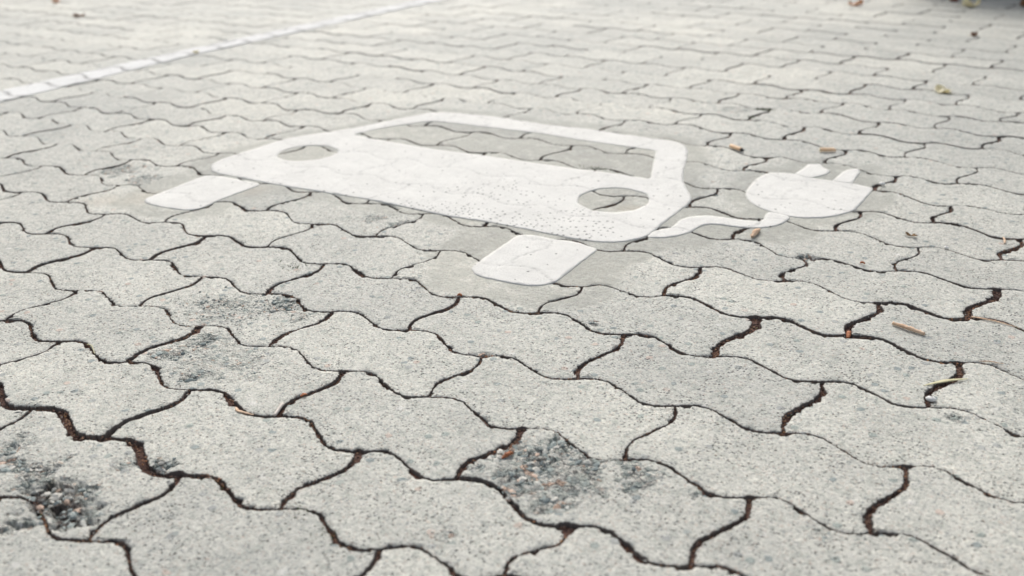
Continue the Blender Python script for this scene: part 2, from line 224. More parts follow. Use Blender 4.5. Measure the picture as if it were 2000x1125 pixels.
def paint_material(name, base=(.715, .705, .665), worn=0.):
    m, t, b = mat(name); n = N(t, '2D')
    col = n.ramp(n.noise(14, 5, .65), [(.3, tuple(c*.94 for c in base)), (.7, tuple(min(.8, c*1.04) for c in base))])
    # grime dragged across
    mp = n.new('ShaderNodeMapping'); mp.inputs['Rotation'].default_value = (0, 0, .9); mp.inputs['Scale'].default_value = (1, .25, 1)
    t.links.new(n.coord(), mp.inputs['Vector'])
    gr = n.step(n.noise(60, 5, .7, vec=mp.outputs[0]), .56, .75)
    col = n.mix(n.math('MULTIPLY', gr, .45), col, tuple(c*.72 for c in base))
    wear = n.math('MULTIPLY', n.step(n.noise(330, 4, .75), .52, .66), n.step(n.noise(11, 4, .7), .40, .62, .2, 1.))
    col = n.mix(n.math('MULTIPLY', wear, .6), col, tuple(c*.62 for c in base))
    # pinholes: a dense fairly regular field of them where the attribute says so, few elsewhere
    v = n.vor(105, .6); vs = n.sep(v.outputs['Color'])
    hole = n.math('MULTIPLY', n.step(v.outputs['Distance'], n.math('ADD', .15, n.math('MULTIPLY', vs[1], .13)), n.math('ADD', .06, n.math('MULTIPLY', vs[1], .08))), n.step(n.math('ADD', n.attr('pinholes'), n.math('MULTIPLY', vs[0], -1)), -.02, .02))
    col = n.mix(n.math('MULTIPLY', hole, .85), col, (.15, .15, .14))
    crack = n.attr('crack')
    ck = n.math('MULTIPLY', crack, n.step(n.noise(60, 4, .7), .38, .62, .25, 1.))
    col = n.mix(n.math('MULTIPLY', ck, .55), col, (.27, .27, .255))
    rim = n.math('MULTIPLY', n.attr('rim'), n.step(n.noise(150, 4), .35, .65))
    col = n.mix(n.math('MULTIPLY', rim, .12), col, (.42, .42, .38))
    if worn:
        wm = n.step(n.noise(210, 5, .75), .57, .66)
        wm = n.math('MULTIPLY', wm, n.step(n.noise(16, 3), .35, .6, .2, 1.))
        col = n.mix(n.math('MULTIPLY', wm, worn), col, (.33, .33, .315))
        col = n.mix(n.math('MULTIPLY', crack, .45), col, (.2, .195, .18))
    t.links.new(col, b.inputs['Base Color'])
    b.inputs['Roughness'].default_value = .85; b.inputs['Specular IOR Level'].default_value = .25
    h = n.math('SUBTRACT', n.math('ADD', n.noise(420, 4, .7), n.math('MULTIPLY', n.noise(60, 3), 1.2)), n.math('MULTIPLY', hole, 1.3))
    t.links.new(n.bump(h, .0011, .9), b.inputs['Normal'])
    return m

def simple_material(name, c1, c2, scale=60, rough=.8, bump=.0006, stretch=None, bscale=200):
    m, t, b = mat(name); n = N(t)
    vec = n.new('ShaderNodeTexCoord').outputs['Object']
    if stretch:
        mp = n.new('ShaderNodeMapping'); mp.inputs['Scale'].default_value = stretch
        t.links.new(vec, mp.inputs['Vector']); vec = mp.outputs[0]
    f = n.noise(scale, 5, .65, vec=vec)
    t.links.new(n.ramp(f, [(.3, c1), (.7, c2)]), b.inputs['Base Color'])
    b.inputs['Roughness'].default_value = rough
    t.links.new(n.bump(n.noise(bscale, 4, .7, vec=vec), bump, .9), b.inputs['Normal'])
    return m

M_CONC = concrete_material()
M_PAINT = paint_material('white_thermoplastic_paint')
M_LINE = paint_material('worn_white_line_paint', (.72, .72, .70), .6)

def crumb_material():
    m, t, b = mat('soil_crumbs'); n = N(t)
    c = n.ramp(n.attr('tint'), [(0, (.06, .033, .026)), (.3, (.12, .066, .048)), (.5, (.24, .135, .08)), (.76, (.30, .13, .06)), (.86, (.42, .22, .09)), (.92, (.42, .40, .36)), (.98, (.10, .13, .05))], True)
    t.links.new(c, b.inputs['Base Color']); b.inputs['Roughness'].default_value = .9
    return m
def grit_material():
    m, t, b = mat('loose_grit'); n = N(t)
    c = n.ramp(n.attr('tint'), [(0, (.20, .235, .23)), (.2, (.31, .35, .33)), (.45, (.45, .45, .41)), (.75, (.58, .56, .50)), (.92, (.54, .40, .31))], True)
    c = n.mix(1, c, n.ramp(n.noise(500, 3), [(.3, (.8, .8, .8)), (.7, (1.15, 1.15, 1.15))]), 'MULTIPLY')
    t.links.new(c, b.inputs['Base Color']); b.inputs['Roughness'].default_value = .8
    return m
M_CRUMB = crumb_material(); M_GRIT = grit_material()
M_SOIL = simple_material('dark_joint_soil', (.055, .029, .023), (.19, .10, .072), 160, .95, .003, bscale=260)

_t = M_SOIL.node_tree; _n = N(_t); _b = [q for q in _t.nodes if q.type == 'BSDF_PRINCIPLED'][0]
_t.links.new(_n.mix(_n.attr('haze_fade'), _b.inputs['Base Color'].links[0].from_socket, (.30, .275, .23)), _b.inputs['Base Color'])  # paler soil colour imitates haze over the far joints

# ------------------------------------------------------------------ object helpers
def link(o, parent=None):
    COL.objects.link(o)
    if parent: o.parent = parent
    return o
def tag(o, label=None, cat=None, group=None, kind=None):
    for k, v in (('label', label), ('category', cat), ('group', group), ('kind', kind)):
        if v: o[k] = v
    return o
def mesh_obj(name, verts, faces, material, parent=None, smooth=True, attrs=None, loc=None):
    me = bpy.data.meshes.new(name)
    verts = np.asarray(verts, dtype=np.float32)
    me.from_pydata(verts.tolist() if len(verts) < 5000 else verts, [], faces)
    me.update()
    me.materials.append(material)
    me.polygons.foreach_set('use_smooth', np.full(len(me.polygons), smooth))
    for k, v in (attrs or {}).items():
        a = me.attributes.new(k, 'FLOAT', 'POINT'); a.data.foreach_set('value', np.asarray(v, dtype=np.float32))
    o = bpy.data.objects.new(name, me)
    if loc is not None: o.location = loc
    return link(o, parent)
def big_mesh(name, verts, loops, starts, totals, material, attrs):
    me = bpy.data.meshes.new(name)
    me.vertices.add(len(verts)); me.vertices.foreach_set('co', verts.astype(np.float32).ravel())
    me.loops.add(len(loops)); me.loops.foreach_set('vertex_index', loops.astype(np.int32))
    me.polygons.add(len(starts)); me.polygons.foreach_set('loop_start', starts.astype(np.int32))
    me.polygons.foreach_set('loop_total', totals.astype(np.int32))
    me.update(calc_edges=True); me.validate()
    me.polygons.foreach_set('use_smooth', np.full(len(me.polygons), True))
    for k, v in attrs.items():
        a = me.attributes.new(k, 'FLOAT', 'POINT'); a.data.foreach_set('value', v.astype(np.float32))
    me.materials.append(material)
    return link(bpy.data.objects.new(name, me))

# ------------------------------------------------------------------ paving layout
JN = np.array([(n*L/2, k*L/2) for (n, k) in JUNCTION_MM]); JD = np.array(list(JUNCTION_MM.values()))/1000
_jc = {}
def junction(n, k):
    """where the joints of course line k meet at half-block n"""
    if (n, k) not in _jc:
        p = np.array((n*L/2, k*L/2))
        if (n, k) in JUNCTION_MM: d = np.array(JUNCTION_MM[(n, k)])/1000
        else:
            r2 = ((JN-p)**2).sum(1)
            wt = np.exp(-r2/(2*.16**2)); d = (wt[:, None]*JD).sum(0)/(wt.sum()+.25)
            d = d+(RNG.rand(2)-.5)*.004
        _jc[(n, k)] = p+d
    return _jc[(n, k)]
WAVE_LONG = .0112; WAVE_SHORT = .0082
def wave(t):
    w_ = np.interp(t, (0, .07, .17, .30, .44, .56, .70, .83, .93, 1), (0, .42, .95, 1., .30, -.30, -1., -.95, -.42, 0))
    return w_
_gap = {}
# half widths of joints that gape, metres:  ('s', n, k) short joint rising from junction (n, k); ('l', n, k) course line from n to n+1
WIDE = {('s',3,0):.0036, ('s',5,2):.0040, ('s',4,1):.0024, ('s',-2,-3):.0034, ('s',-1,-4):.0022, ('s',0,-3):.0022, ('s',5,0):.0028,
        ('s',2,-3):.0024, ('s',4,-1):.0016, ('s',-1,-2):.0020, ('s',-2,-1):.0020, ('s',-5,-2):.0024, ('s',2,1):.0018, ('s',2,-1):.0021,
        ('s',0,-1):.0019, ('s',1,-4):.0022, ('s',5,-2):.0022, ('s',4,-3):.0017, ('s',3,-2):.0012, ('s',1,-2):.0010, ('s',-4,-3):.0018, ('s',-3,-2):.0010,
        ('s',3,2):.0014, ('s',2,3):.0022, ('s',-1,0):.0009, ('s',-3,0):.0011,
        ('l',-3,-4):.0030, ('l',-2,-4):.0034, ('l',-1,-4):.0034, ('l',0,-4):.0026, ('l',1,-4):.0018, ('l',1,-5):.0034, ('l',2,-5):.0028, ('l',-1,-3):.0016, ('l',0,-3):.0016,
        ('l',1,0):.0012, ('l',2,0):.0014, ('l',3,0):.0012, ('l',1,-1):.0012, ('l',0,-1):.0010, ('l',3,1):.0016, ('l',4,1):.0016, ('l',2,1):.0014,
        ('l',-1,-2):.0005, ('l',0,-2):.0004, ('l',2,-2):.0005, ('l',4,0):.0005, ('l',3,-3):.0010, ('l',2,-3):.0014}
def halfgap(j):
    if j not in _gap:
        v = abs(RNG.randn())
        _gap[j] = WIDE.get(j, (.0009+.0007*v) if j[0] == 's' else (.0005+.0005*v))
    return _gap[j]
def segment(j, m):
    kind, n, k = j
    P = junction(n, k); Q = junction(n+1, k) if kind == 'l' else junction(n, k+1)
    t = np.arange(m)/m; d = Q-P
    if kind == 'l':
        wv = WAVE_LONG*wave(t); nrm = np.array((-d[1], d[0]))/np.hypot(*d)
    else:
        wv = WAVE_SHORT*wave(t); nrm = np.array((-d[1], d[0]))/np.hypot(*d)
    return P+t[:, None]*d+wv[:, None]*nrm
def seg_both(j, m, rev):
    kind, n, k = j
    p = segment(j, m)
    Q = junction(n+1, k) if kind == 'l' else junction(n, k+1)
    p = np.vstack([p, Q])
    return (p[::-1] if rev else p)[:-1]

CAMXY = np.array(CAM_LOC[:2])
def in_poly(P, poly):
    poly = np.asarray(poly); x, y = P[:, 0], P[:, 1]; r = np.zeros(len(P), bool)
    for (x1, y1), (x2, y2) in zip(poly, np.roll(poly, -1, 0)):
        c = ((y1 > y) != (y2 > y)) & (x < (x2-x1)*(y-y1)/((y2-y1) if y2 != y1 else 1e-12)+x1)
        r ^= c
    return r
def poly_dist(P, poly):
    poly = np.asarray(poly); d = np.full(len(P), 9.)
    for a, b in zip(poly, np.roll(poly, -1, 0)):
        e = b-a; t = np.clip(((P-a)@e)/max(e@e, 1e-12), 0, 1)
        d = np.minimum(d, np.hypot(*(P-a-t[:, None]*e).T))
    return d
SHAPES = [BODY, WHEEL_LEFT, WHEEL_RIGHT, CABLE, PLUG, PRONG_NEAR, PRONG_FAR]

def primer_field(P):
    out = np.zeros(len(P)); near = np.where((P[:, 0] > -1.1) & (P[:, 0] < .75) & (P[:, 1] > -.1) & (P[:, 1] < 1.2))[0]
    if len(near):
        Q = P[near]; v = np.zeros(len(Q))
        for s, wd in zip(SHAPES, (.035, .045, .07, .05, .035, .03, .03)):
            d = poly_dist(Q, s); d = np.where(in_poly(Q, s), 0, d)
            wdt = wd*1.0*(.3+1.4*fnoise(Q[:, 0]*16, Q[:, 1]*16, 4, 4))
            v = np.maximum(v, np.clip((wdt-d)/.014+.5, 0, 1))
        out[near] = v
    return out
def blob(P, c, r, rag=.8):
    d = np.hypot(P[:, 0]-c[0], P[:, 1]-c[1])/r
    d = d*(1-rag*.5+rag*2*(fnoise(P[:, 0]*55, P[:, 1]*55, 31, 4)-.25))
    return np.clip((1-d)/.6, 0, 1)

V = []; LP = []; ST = []; TT = []; A = {k: [] for k in ('tone', 'crumble', 'primer', 'stain', 'edge', 'stone', 'cleft', 'hollow')}
vbase = 0; lbase = 0
CR = np.array(CRUMBLE); OWNER = {}
def add_paver(n, k):
    global vbase, lbase
    ids = [(('l', n, k), 0), (('l', n+1, k), 0), (('s', n+2, k), 0), (('l', n+1, k+1), 1), (('l', n, k+1), 1), (('s', n, k), 1)]
    c0 = (junction(n+1, k)+junction(n+1, k+1))/2
    dist = np.hypot(*(c0-CAMXY))
    # behind the camera or far out: coarse
    fwd = (c0-CAMXY)@np.array((CAM_AXES[2][0], CAM_AXES[2][1]))*-1
    lat = abs((c0-CAMXY)@np.array((CAM_AXES[0][0], CAM_AXES[0][1])))
    seen = fwd > -.1 and lat < fwd*.62+.6
    hit = bool((np.hypot(CR[:, 0]-c0[0], CR[:, 1]-c0[1]) < CR[:, 2]+.13).any()) and dist < 1.75
    if hit: m, R = 64, 46
    elif seen and dist < 1.35: m, R = 46, 12
    elif seen and dist < 2.4: m, R = 24, 6
    elif seen and dist < 5: m, R = 12, 3
    else: m, R = 7, 1
    pts = []; gap = []
    for (j, rev) in ids:
        pts.append(seg_both(j, m, rev)); g = halfgap(j); gap.append(np.full(m, g))
    O = np.vstack(pts); g = np.concatenate(gap); M = len(O)
    for _ in range(max(1, m//12)): g = (np.roll(g, 1)+g*2+np.roll(g, -1))/4
    # wander of the joint width, ragged arris
    rough_ = (fnoise(O[:, 0]*330+n*3.7, O[:, 1]*330+k*5.1, 6, 3)-.45)*.0034 if m >= 40 else 0
    chipn = fnoise(O[:, 0]*60+n*1.7, O[:, 1]*60+k*2.1, 19, 4); chip = np.clip((chipn-.59)/.1, 0, 1)*(m >= 20)
    rag = (fnoise(O[:, 0]*90+n*3.7, O[:, 1]*90+k*5.1, 2, 3)-.5)*.0024
    g = g*(.3+1.4*fnoise(O[:, 0]*16, O[:, 1]*16, 8, 3))+rag-(.0003 if g.max() < .0015 else 0)
    g = np.maximum(g, .0002)
    def normals(Q):
        t = np.roll(Q, -1, 0)-np.roll(Q, 1, 0); t /= np.maximum(np.hypot(t[:, 0], t[:, 1])[:, None], 1e-9)
        return np.column_stack([-t[:, 1], t[:, 0]])
    def smooth(Q, c):
        for _ in range(c): Q = (np.roll(Q, 1, 0)+2*Q+np.roll(Q, -1, 0))/4
        return Q
    nr = normals(O)
    base = O+nr*g[:, None]
    base = smooth(base, 2 if m < 40 else 3)
    nr = smooth(normals(base), 10 if m >= 40 else 3)
    for (hx, hy, hr) in JUNCTION_HOLES:
        if abs(hx-c0[0]) < .15 and abs(hy-c0[1]) < .1: base = base+nr*(np.clip(1-np.hypot(base[:, 0]-hx, base[:, 1]-hy)/hr, 0, 1)**.7*hr*.55)[:, None]
    base0 = base
    base = base+nr*(rough_+chip*.0026)[:, None] if m >= 20 else base
    cen = base.mean(0)
    if m < 20: nr = smooth(normals(base), 1)
    rings = []; zs = []; ed = []
    bev = .0013
    rings += [base, base]; zs += [-.016, -.0013]; ed += [1, 1]
    if m >= 12:
        rings += [base+nr*bev*.35, base+nr*bev]; zs += [-.0004, -.0001]; ed += [.62, .36]
    inner = smooth((base0 if m >= 20 else base)+nr*bev*(5 if R > 1 else 1.2), 3)
    rr = np.linspace(1, 0, R+2)[1:-1]
    if R > 1: rings.append(inner); zs.append(0); ed.append(.12)
    for s in rr**.8:
        rings.append(cen+(inner-cen)*(s*.98)); zs.append(0); ed.append(0)
    P = np.vstack(rings+[cen[None]]); nR = len(rings)
    z = np.concatenate([np.full(M, a) for a in zs]+[[0.]]); e = np.concatenate([np.full(M, a) for a in ed]+[[0.]])
    pr = primer_field(P) if (-1.1 < c0[0] < .8 and -.15 < c0[1] < 1.3) else np.zeros(len(P))
    pr = pr*(.8+.2*np.random.RandomState((n*31+k*77) % 9973).rand())
    flat = 1 if pr.max() == 0 else .25
    rs = np.random.RandomState((n*911+k*131) % 99991)
    tx, ty = (rs.rand(2)-.5)*.014*flat; dz = (rs.rand()-.5)*.0016*flat
    z = z+dz+(P[:, 0]-cen[0])*tx*.5+(P[:, 1]-cen[1])*ty
    if m >= 24:
        for q_, dz_ in ((1, -.0022), (2, -.0016), (3, -.0009), (4, -.0003)): z[q_*M:(q_+1)*M] += dz_*chip
        z += np.where(z > -.01, (fnoise(P[:, 0]*35, P[:, 1]*35, 12, 3)-.5)*.0010*flat, 0)
    clf = np.zeros(len(P)); cr = np.zeros(len(P)); dep = np.zeros(len(P)); stone = np.zeros(len(P))
    wp1 = P[:, 0]+.003*(fnoise(P[:, 0]*150, P[:, 1]*150, 41, 2)-.5); wp2 = P[:, 1]+.003*(fnoise(P[:, 0]*150, P[:, 1]*150, 47, 2)-.5)
    if hit or dist < 2.6:
        for bi, (x, y, r, s, d) in enumerate(CRUMBLE):
            if np.hypot(x-cen[0], y-cen[1]) > r*1.6+.14: continue
            if not in_poly(np.array([(x, y)]), O)[0] and d < .0085: continue            # damage stays within its own block
            if d < .0085: OWNER[bi] = base
            b = blob(P, (x, y), r*1.15)*s
            cr = np.maximum(cr, b); dep = np.maximum(dep, b*d)
    d1, d2, c1 = worley(wp1*105, wp2*105, 2)
    e1, e2, c2 = worley(wp1*240, wp2*240, 7)
    stone = np.where(d1 < .62, c1, c2)
    if cr.max() > 0:
        top = z > -.01
        clf = cr*np.maximum(np.clip(1-(d2-d1)*6, 0, 1)*(c1 < .6), np.clip(1-(e2-e1)*4, 0, 1)*.8*(c2 < .5))*np.clip((fnoise(P[:, 0]*45, P[:, 1]*45, 57, 3)-.33)*5, 0, 1)
        rel = dep*(.10+.38*fnoise(P[:, 0]*60, P[:, 1]*60, 51, 3))                        # bowl
        rel += dep*1.0*(c1-.45)*np.clip((d2-d1)*4, 0, 1)                                 # stones standing out or lost
        rel += dep*.45*np.clip(1-(d2-d1)*5, 0, 1)                                        # clefts between them
        rel += dep*.25*(c2-.5)*np.clip((e2-e1)*4, 0, 1)+dep*.2*np.clip(1-(e2-e1)*5, 0, 1)
        z = np.where(top, z-np.clip(rel, -.0006, .0135), z)
    st = np.zeros(len(P))
    if pr.max() > 0:
        for (cx, cy, r) in ((-.685, .075, .05), (-.60, .125, .035), (-.735, .03, .04), (-.56, .19, .04), (.03, .405, .03)):
            st = np.maximum(st, blob(P, (cx, cy), r, .3))
    tone = np.full(len(P), rs.rand()*.75+.12)
    idx = np.arange(M); nxt = (idx+1) % M
    quads = []
    for r in range(nR-1):
        a = r*M
        quads.append(np.column_stack([a+idx, a+nxt, a+M+nxt, a+M+idx]))
    quads = np.vstack(quads).ravel(); a = (nR-1)*M
    tris = np.column_stack([a+idx, a+nxt, np.full(M, nR*M)]).ravel()
    nq = len(quads)//4; nt_ = len(tris)//3
    V.append(np.column_stack([P, z])); LP.append(np.concatenate([quads, tris])+vbase)
    ST.append(np.concatenate([np.arange(nq)*4, nq*4+np.arange(nt_)*3])+lbase)
    TT.append(np.concatenate([np.full(nq, 4), np.full(nt_, 3)]))
    for kk, vv in (('tone', tone), ('crumble', cr), ('primer', pr), ('stain', st), ('edge', e), ('stone', stone), ('cleft', clf), ('hollow', np.clip((dep-.0065)/.004, 0, 1)*(cr > 0))): A[kk].append(vv)
    vbase += len(P); lbase += nq*4+nt_*3

K0, K1, X0, X1 = -14, 60, -50, 26
for k in range(K0, K1):
    for n in range(X0, X1):
        if (n+k) % 2: add_paver(n, k)
pave = big_mesh('pavement', np.vstack(V), np.concatenate(LP), np.concatenate(ST), np.concatenate(TT), M_CONC, {k: np.concatenate(v) for k, v in A.items()})
tag(pave, 'pale grey interlocking wavy concrete block paving with dark joints', kind='structure')
print('pavement verts', len(pave.data.vertices))
del V, LP, ST, TT, A

# bed of soil the joints are filled with, and the land around
xs = np.linspace(X0*L/2-.3, X1*L/2+.4, 90); ys = np.linspace(K0*L/2-.3, K1*L/2+.3, 90)
gx, gy = np.meshgrid(xs, ys); gz = -.0048+.002*(fnoise(gx.ravel()*9, gy.ravel()*9, 77, 3)-.5)-.007*np.exp(-((gx.ravel()+.055)**2+(gy.ravel()+.55)**2)/.012)
X_, Y_ = gx.ravel(), gy.ravel()
haze_fade = np.clip((Y_-.75)/.7, 0, 1)*np.clip((.2-X_)/.5, 0, 1); haze_fade = np.maximum(haze_fade, np.clip((Y_-2.2)/.8, 0, 1)*.8); gz = gz+.0024*haze_fade  # far joints fade in haze: put in as paler, higher fill
fc = [(j*90+i, j*90+i+1, (j+1)*90+i+1, (j+1)*90+i) for j in range(89) for i in range(89)]
tag(mesh_obj('soil', np.column_stack([gx.ravel(), gy.ravel(), gz]), fc, M_SOIL, attrs={'haze_fade': haze_fade}), 'dark brown soil filling the joints between the blocks', kind='structure')
M_GROUND = simple_material('grey_hardstanding', (.26, .26, .25), (.36, .355, .34), 20, .9, .002)
s = 250
tag(mesh_obj('ground', [(-s, -s, -.03), (s, -s, -.03), (s, s, -.03), (-s, s, -.03)], [(0, 1, 2, 3)], M_GROUND, smooth=False), 'plain grey hard ground reaching to the horizon', kind='structure')

# ------------------------------------------------------------------ joints near a point (for cracks in the paint and crumbs)
def joints_in(x0, x1, y0, y1, m=40):
    out = []
    for k in range(int(y0/(L/2))-2, int(y1/(L/2))+3):
        for n in range(int(x0/(L/2))-2, int(x1/(L/2))+3):
            js = [('l', n, k)]+([('s', n, k)] if (n+k) % 2 else [])
            for j in js:
                p = seg_both(j, m, 0)
                if (p[:, 0].max() > x0) and (p[:, 0].min() < x1) and (p[:, 1].max() > y0) and (p[:, 1].min() < y1): out.append((j, p))
    return out
def joint_dist(P, js):
    out = np.full(len(P), 9.); gg = np.zeros(len(P))
    for (j, p) in js:
        sel = np.where((P[:, 0] > p[:, 0].min()-.01) & (P[:, 0] < p[:, 0].max()+.01) & (P[:, 1] > p[:, 1].min()-.01) & (P[:, 1] < p[:, 1].max()+.01))[0]
        if not len(sel): continue
        d = np.min(np.hypot(P[sel, 0][:, None]-p[None, :, 0], P[sel, 1][:, None]-p[None, :, 1]), 1)
        b = d < out[sel]; out[sel[b]] = d[b]; gg[sel[b]] = halfgap(j)
    return out, gg

def refine(poly, step, rough, rnd=5):
    """resample an outline, round it a little and give it the ragged edge of poured paint"""
    poly = np.asarray(poly, float); pts = []
    for a, b in zip(poly, np.roll(poly, -1, 0)):
        m = max(1, int(np.hypot(*(b-a))/step)); pts.append(a+(np.arange(m)/m)[:, None]*(b-a))
    p = np.vstack(pts)
    for _ in range(rnd): p = (np.roll(p, 1, 0)+2*p+np.roll(p, -1, 0))/4
    t = np.roll(p, -1, 0)-np.roll(p, 1, 0); t /= np.hypot(t[:, 0], t[:, 1])[:, None]
    nn = np.column_stack([-t[:, 1], t[:, 0]])
    return p+nn*((fnoise(p[:, 0]*110, p[:, 1]*110, 61, 4)-.5)*rough*1.3+(fnoise(p[:, 0]*700, p[:, 1]*700, 65, 2)-.5)*rough*.8)[:, None]

def paint_sheet(name, poly, holes, parent, material, ztop, step=.004, grid=.0045, rough=.0016, cut=.0, pin=None, thick=.0011, crackw=.0030, rnd=5):
    outer = refine(poly, step, rough, rnd); hs = [refine(h, step, rough, rnd) for h in holes]
    x0, y0 = outer.min(0); x1, y1 = outer.max(0)
    gx, gy = np.meshgrid(np.arange(x0, x1, grid), np.arange(y0, y1, grid)); G = np.column_stack([gx.ravel(), gy.ravel()])
    G += (RNG.rand(*G.shape)-.5)*grid*.5
    dd = np.minimum.reduce([poly_dist(G, outer)]+[poly_dist(G, h) for h in hs])
    keep = in_poly(G, outer) & (dd > grid*.5)
    for h in hs: keep &= ~in_poly(G, h)
    G = G[keep]
    loops = [outer]+hs; allp = np.vstack(loops+[G]); ed = []; o = 0
    for lp in loops:
        m = len(lp); ed += [(o+i, o+(i+1) % m) for i in range(m)]; o += m
    r = delaunay_2d_cdt([Vector(p) for p in allp], ed, [], 0, 1e-7)
    P = np.array([tuple(v) for v in r[0]]); F = np.array([tuple(f) for f in r[2]])
    C = P[F].mean(1)
    ok = in_poly(C, outer)
    for h in hs: ok &= ~in_poly(C, h)
    js = joints_in(x0, x1, y0, y1, 80)
    if cut > 0:
        jd, gg = joint_dist(C, js)
        ok &= ~(jd < gg*cut)
    F = F[ok]
    used = np.unique(F); remap = -np.ones(len(P), int); remap[used] = np.arange(len(used)); P = P[used]; F = remap[F]
    ar = np.cross(P[F[:, 1]]-P[F[:, 0]], P[F[:, 2]]-P[F[:, 0]]); F[ar < 0] = F[ar < 0][:, ::-1]
    jd, gg = joint_dist(P, js)
    dist = np.minimum.reduce([poly_dist(P, l) for l in loops])
    z = ztop+(fnoise(P[:, 0]*30, P[:, 1]*30, 71, 3)-.5)*.0003-np.clip(1-jd/.003, 0, 1)*.0009-np.clip(1-dist/.002, 0, 1)*.0003
    # border walls
    from collections import Counter
    ec = Counter(); od = {}
    for f in F.tolist():
        for a, b in ((f[0], f[1]), (f[1], f[2]), (f[2], f[0])):
            ec[(min(a, b), max(a, b))] += 1; od[(min(a, b), max(a, b))] = (a, b)
    bd = [od[e] for e, c in ec.items() if c == 1]
    bv = sorted({a for e in bd for a in e}); bm = {v: len(P)+i for i, v in enumerate(bv)}
    Pz = np.column_stack([P, z]); low = Pz[bv].copy(); low[:, 2] -= thick
    faces = F.tolist()+[(b, a, bm[a], bm[b]) for a, b in bd]
    allv = np.vstack([Pz, low])
    at = {'crack': np.clip(1-jd/crackw, 0, 1), 'rim': np.clip(1-dist/.003, 0, 1)}
    q = np.full(len(P), .045)
    if pin is not None:
        for (cx, cy, rx, ry, ang, s) in pin:
            dx, dy = P[:, 0]-cx, P[:, 1]-cy; u = (dx*math.cos(ang)+dy*math.sin(ang))/rx; v = (-dx*math.sin(ang)+dy*math.cos(ang))/ry
            q = np.maximum(q, .7*s*np.clip(2.2-2.0*np.hypot(u, v), 0, 1))
    at['pinholes'] = q
    at = {k: np.concatenate([v, v[bv]]) for k, v in at.items()}
    return mesh_obj(name, allv, faces, material, parent, attrs=at)

# the electric car sign painted on the blocks
sym = link(bpy.data.objects.new('electric_car_symbol', None))
tag(sym, 'white painted car front with a plug on a cable, on grey blocks', 'road marking')
paint_sheet('car_body', BODY, [WINDSCREEN, HEADLIGHT_RIGHT, HEADLIGHT_LEFT], sym, M_PAINT, .0010, pin=PINS)
paint_sheet('wheel', WHEEL_LEFT, [], sym, M_PAINT, .0009)
paint_sheet('wheel', WHEEL_RIGHT, [], sym, M_PAINT, .0010)
paint_sheet('cable', CABLE, [], sym, M_PAINT, .0013, grid=.004)
plug = paint_sheet('plug', PLUG, [], sym, M_PAINT, .0009, grid=.004)
paint_sheet('prong', PRONG_NEAR, [], plug, M_PAINT, .0012, step=.002, grid=.004, rnd=3)
paint_sheet('prong', PRONG_FAR, [], plug, M_PAINT, .0012, step=.002, grid=.004, rnd=3)

# the bay line at the far left, worn and broken at every joint
ly0, ly1 = -.6, 6.6
line_poly = [(-1.674, ly0), (-1.558, ly0), (-1.562, .45), (-1.612, 1.0), (-1.622, 2.1), (-1.622, ly1), (-1.710, ly1), (-1.710, 2.1), (-1.696, 1.0), (-1.676, .45)]
ln = paint_sheet('painted_line', line_poly, [], None, M_LINE, .0019, step=.012, grid=.0075, rough=.006, cut=1.3, crackw=.008, thick=.0016)
tag(ln, 'long straight worn white bay line crossing the blocks at the upper left', 'road marking')

# ------------------------------------------------------------------ loose matter: crumbs, grit, moss
def pebble_cloud(name, pts, sizes, tints, material, flat=.6):
    """irregular little stones, one mesh"""
    ico = np.array([(0, 0, 1), (.894, 0, .447), (.276, .851, .447), (-.724, .526, .447), (-.724, -.526, .447), (.276, -.851, .447),
                    (.724, .526, -.447), (-.276, .851, -.447), (-.894, 0, -.447), (-.276, -.851, -.447), (.724, -.526, -.447), (0, 0, -1)])
    fi = np.array([(0, 1, 2), (0, 2, 3), (0, 3, 4), (0, 4, 5), (0, 5, 1), (1, 6, 2), (2, 7, 3), (3, 8, 4), (4, 9, 5), (5, 10, 1),
                   (2, 6, 7), (3, 7, 8), (4, 8, 9), (5, 9, 10), (1, 10, 6), (11, 7, 6), (11, 8, 7), (11, 9, 8), (11, 10, 9), (11, 6, 10)])
    n = len(pts); rs = np.random.RandomState(5)
    ang = rs.rand(n)*6.28; ca, sa = np.cos(ang), np.sin(ang)
    sc = np.column_stack([.7+.9*rs.rand(n), .6+.4*rs.rand(n), flat*(.6+.8*rs.rand(n))])*np.asarray(sizes)[:, None]
    v = ico[None]*sc[:, None]*(.72+.56*rs.rand(n, 12))[..., None]
    x = v[..., 0]*ca[:, None]-v[..., 1]*sa[:, None]; y = v[..., 0]*sa[:, None]+v[..., 1]*ca[:, None]
    vv = np.stack([x, y, v[..., 2]], -1)+np.asarray(pts)[:, None]
    F = (fi[None]+(np.arange(n)*12)[:, None, None]).reshape(-1, 3)
    return mesh_obj(name, vv.reshape(-1, 3), F.tolist(), material, smooth=False, attrs={'tint': np.repeat(tints, 12)})

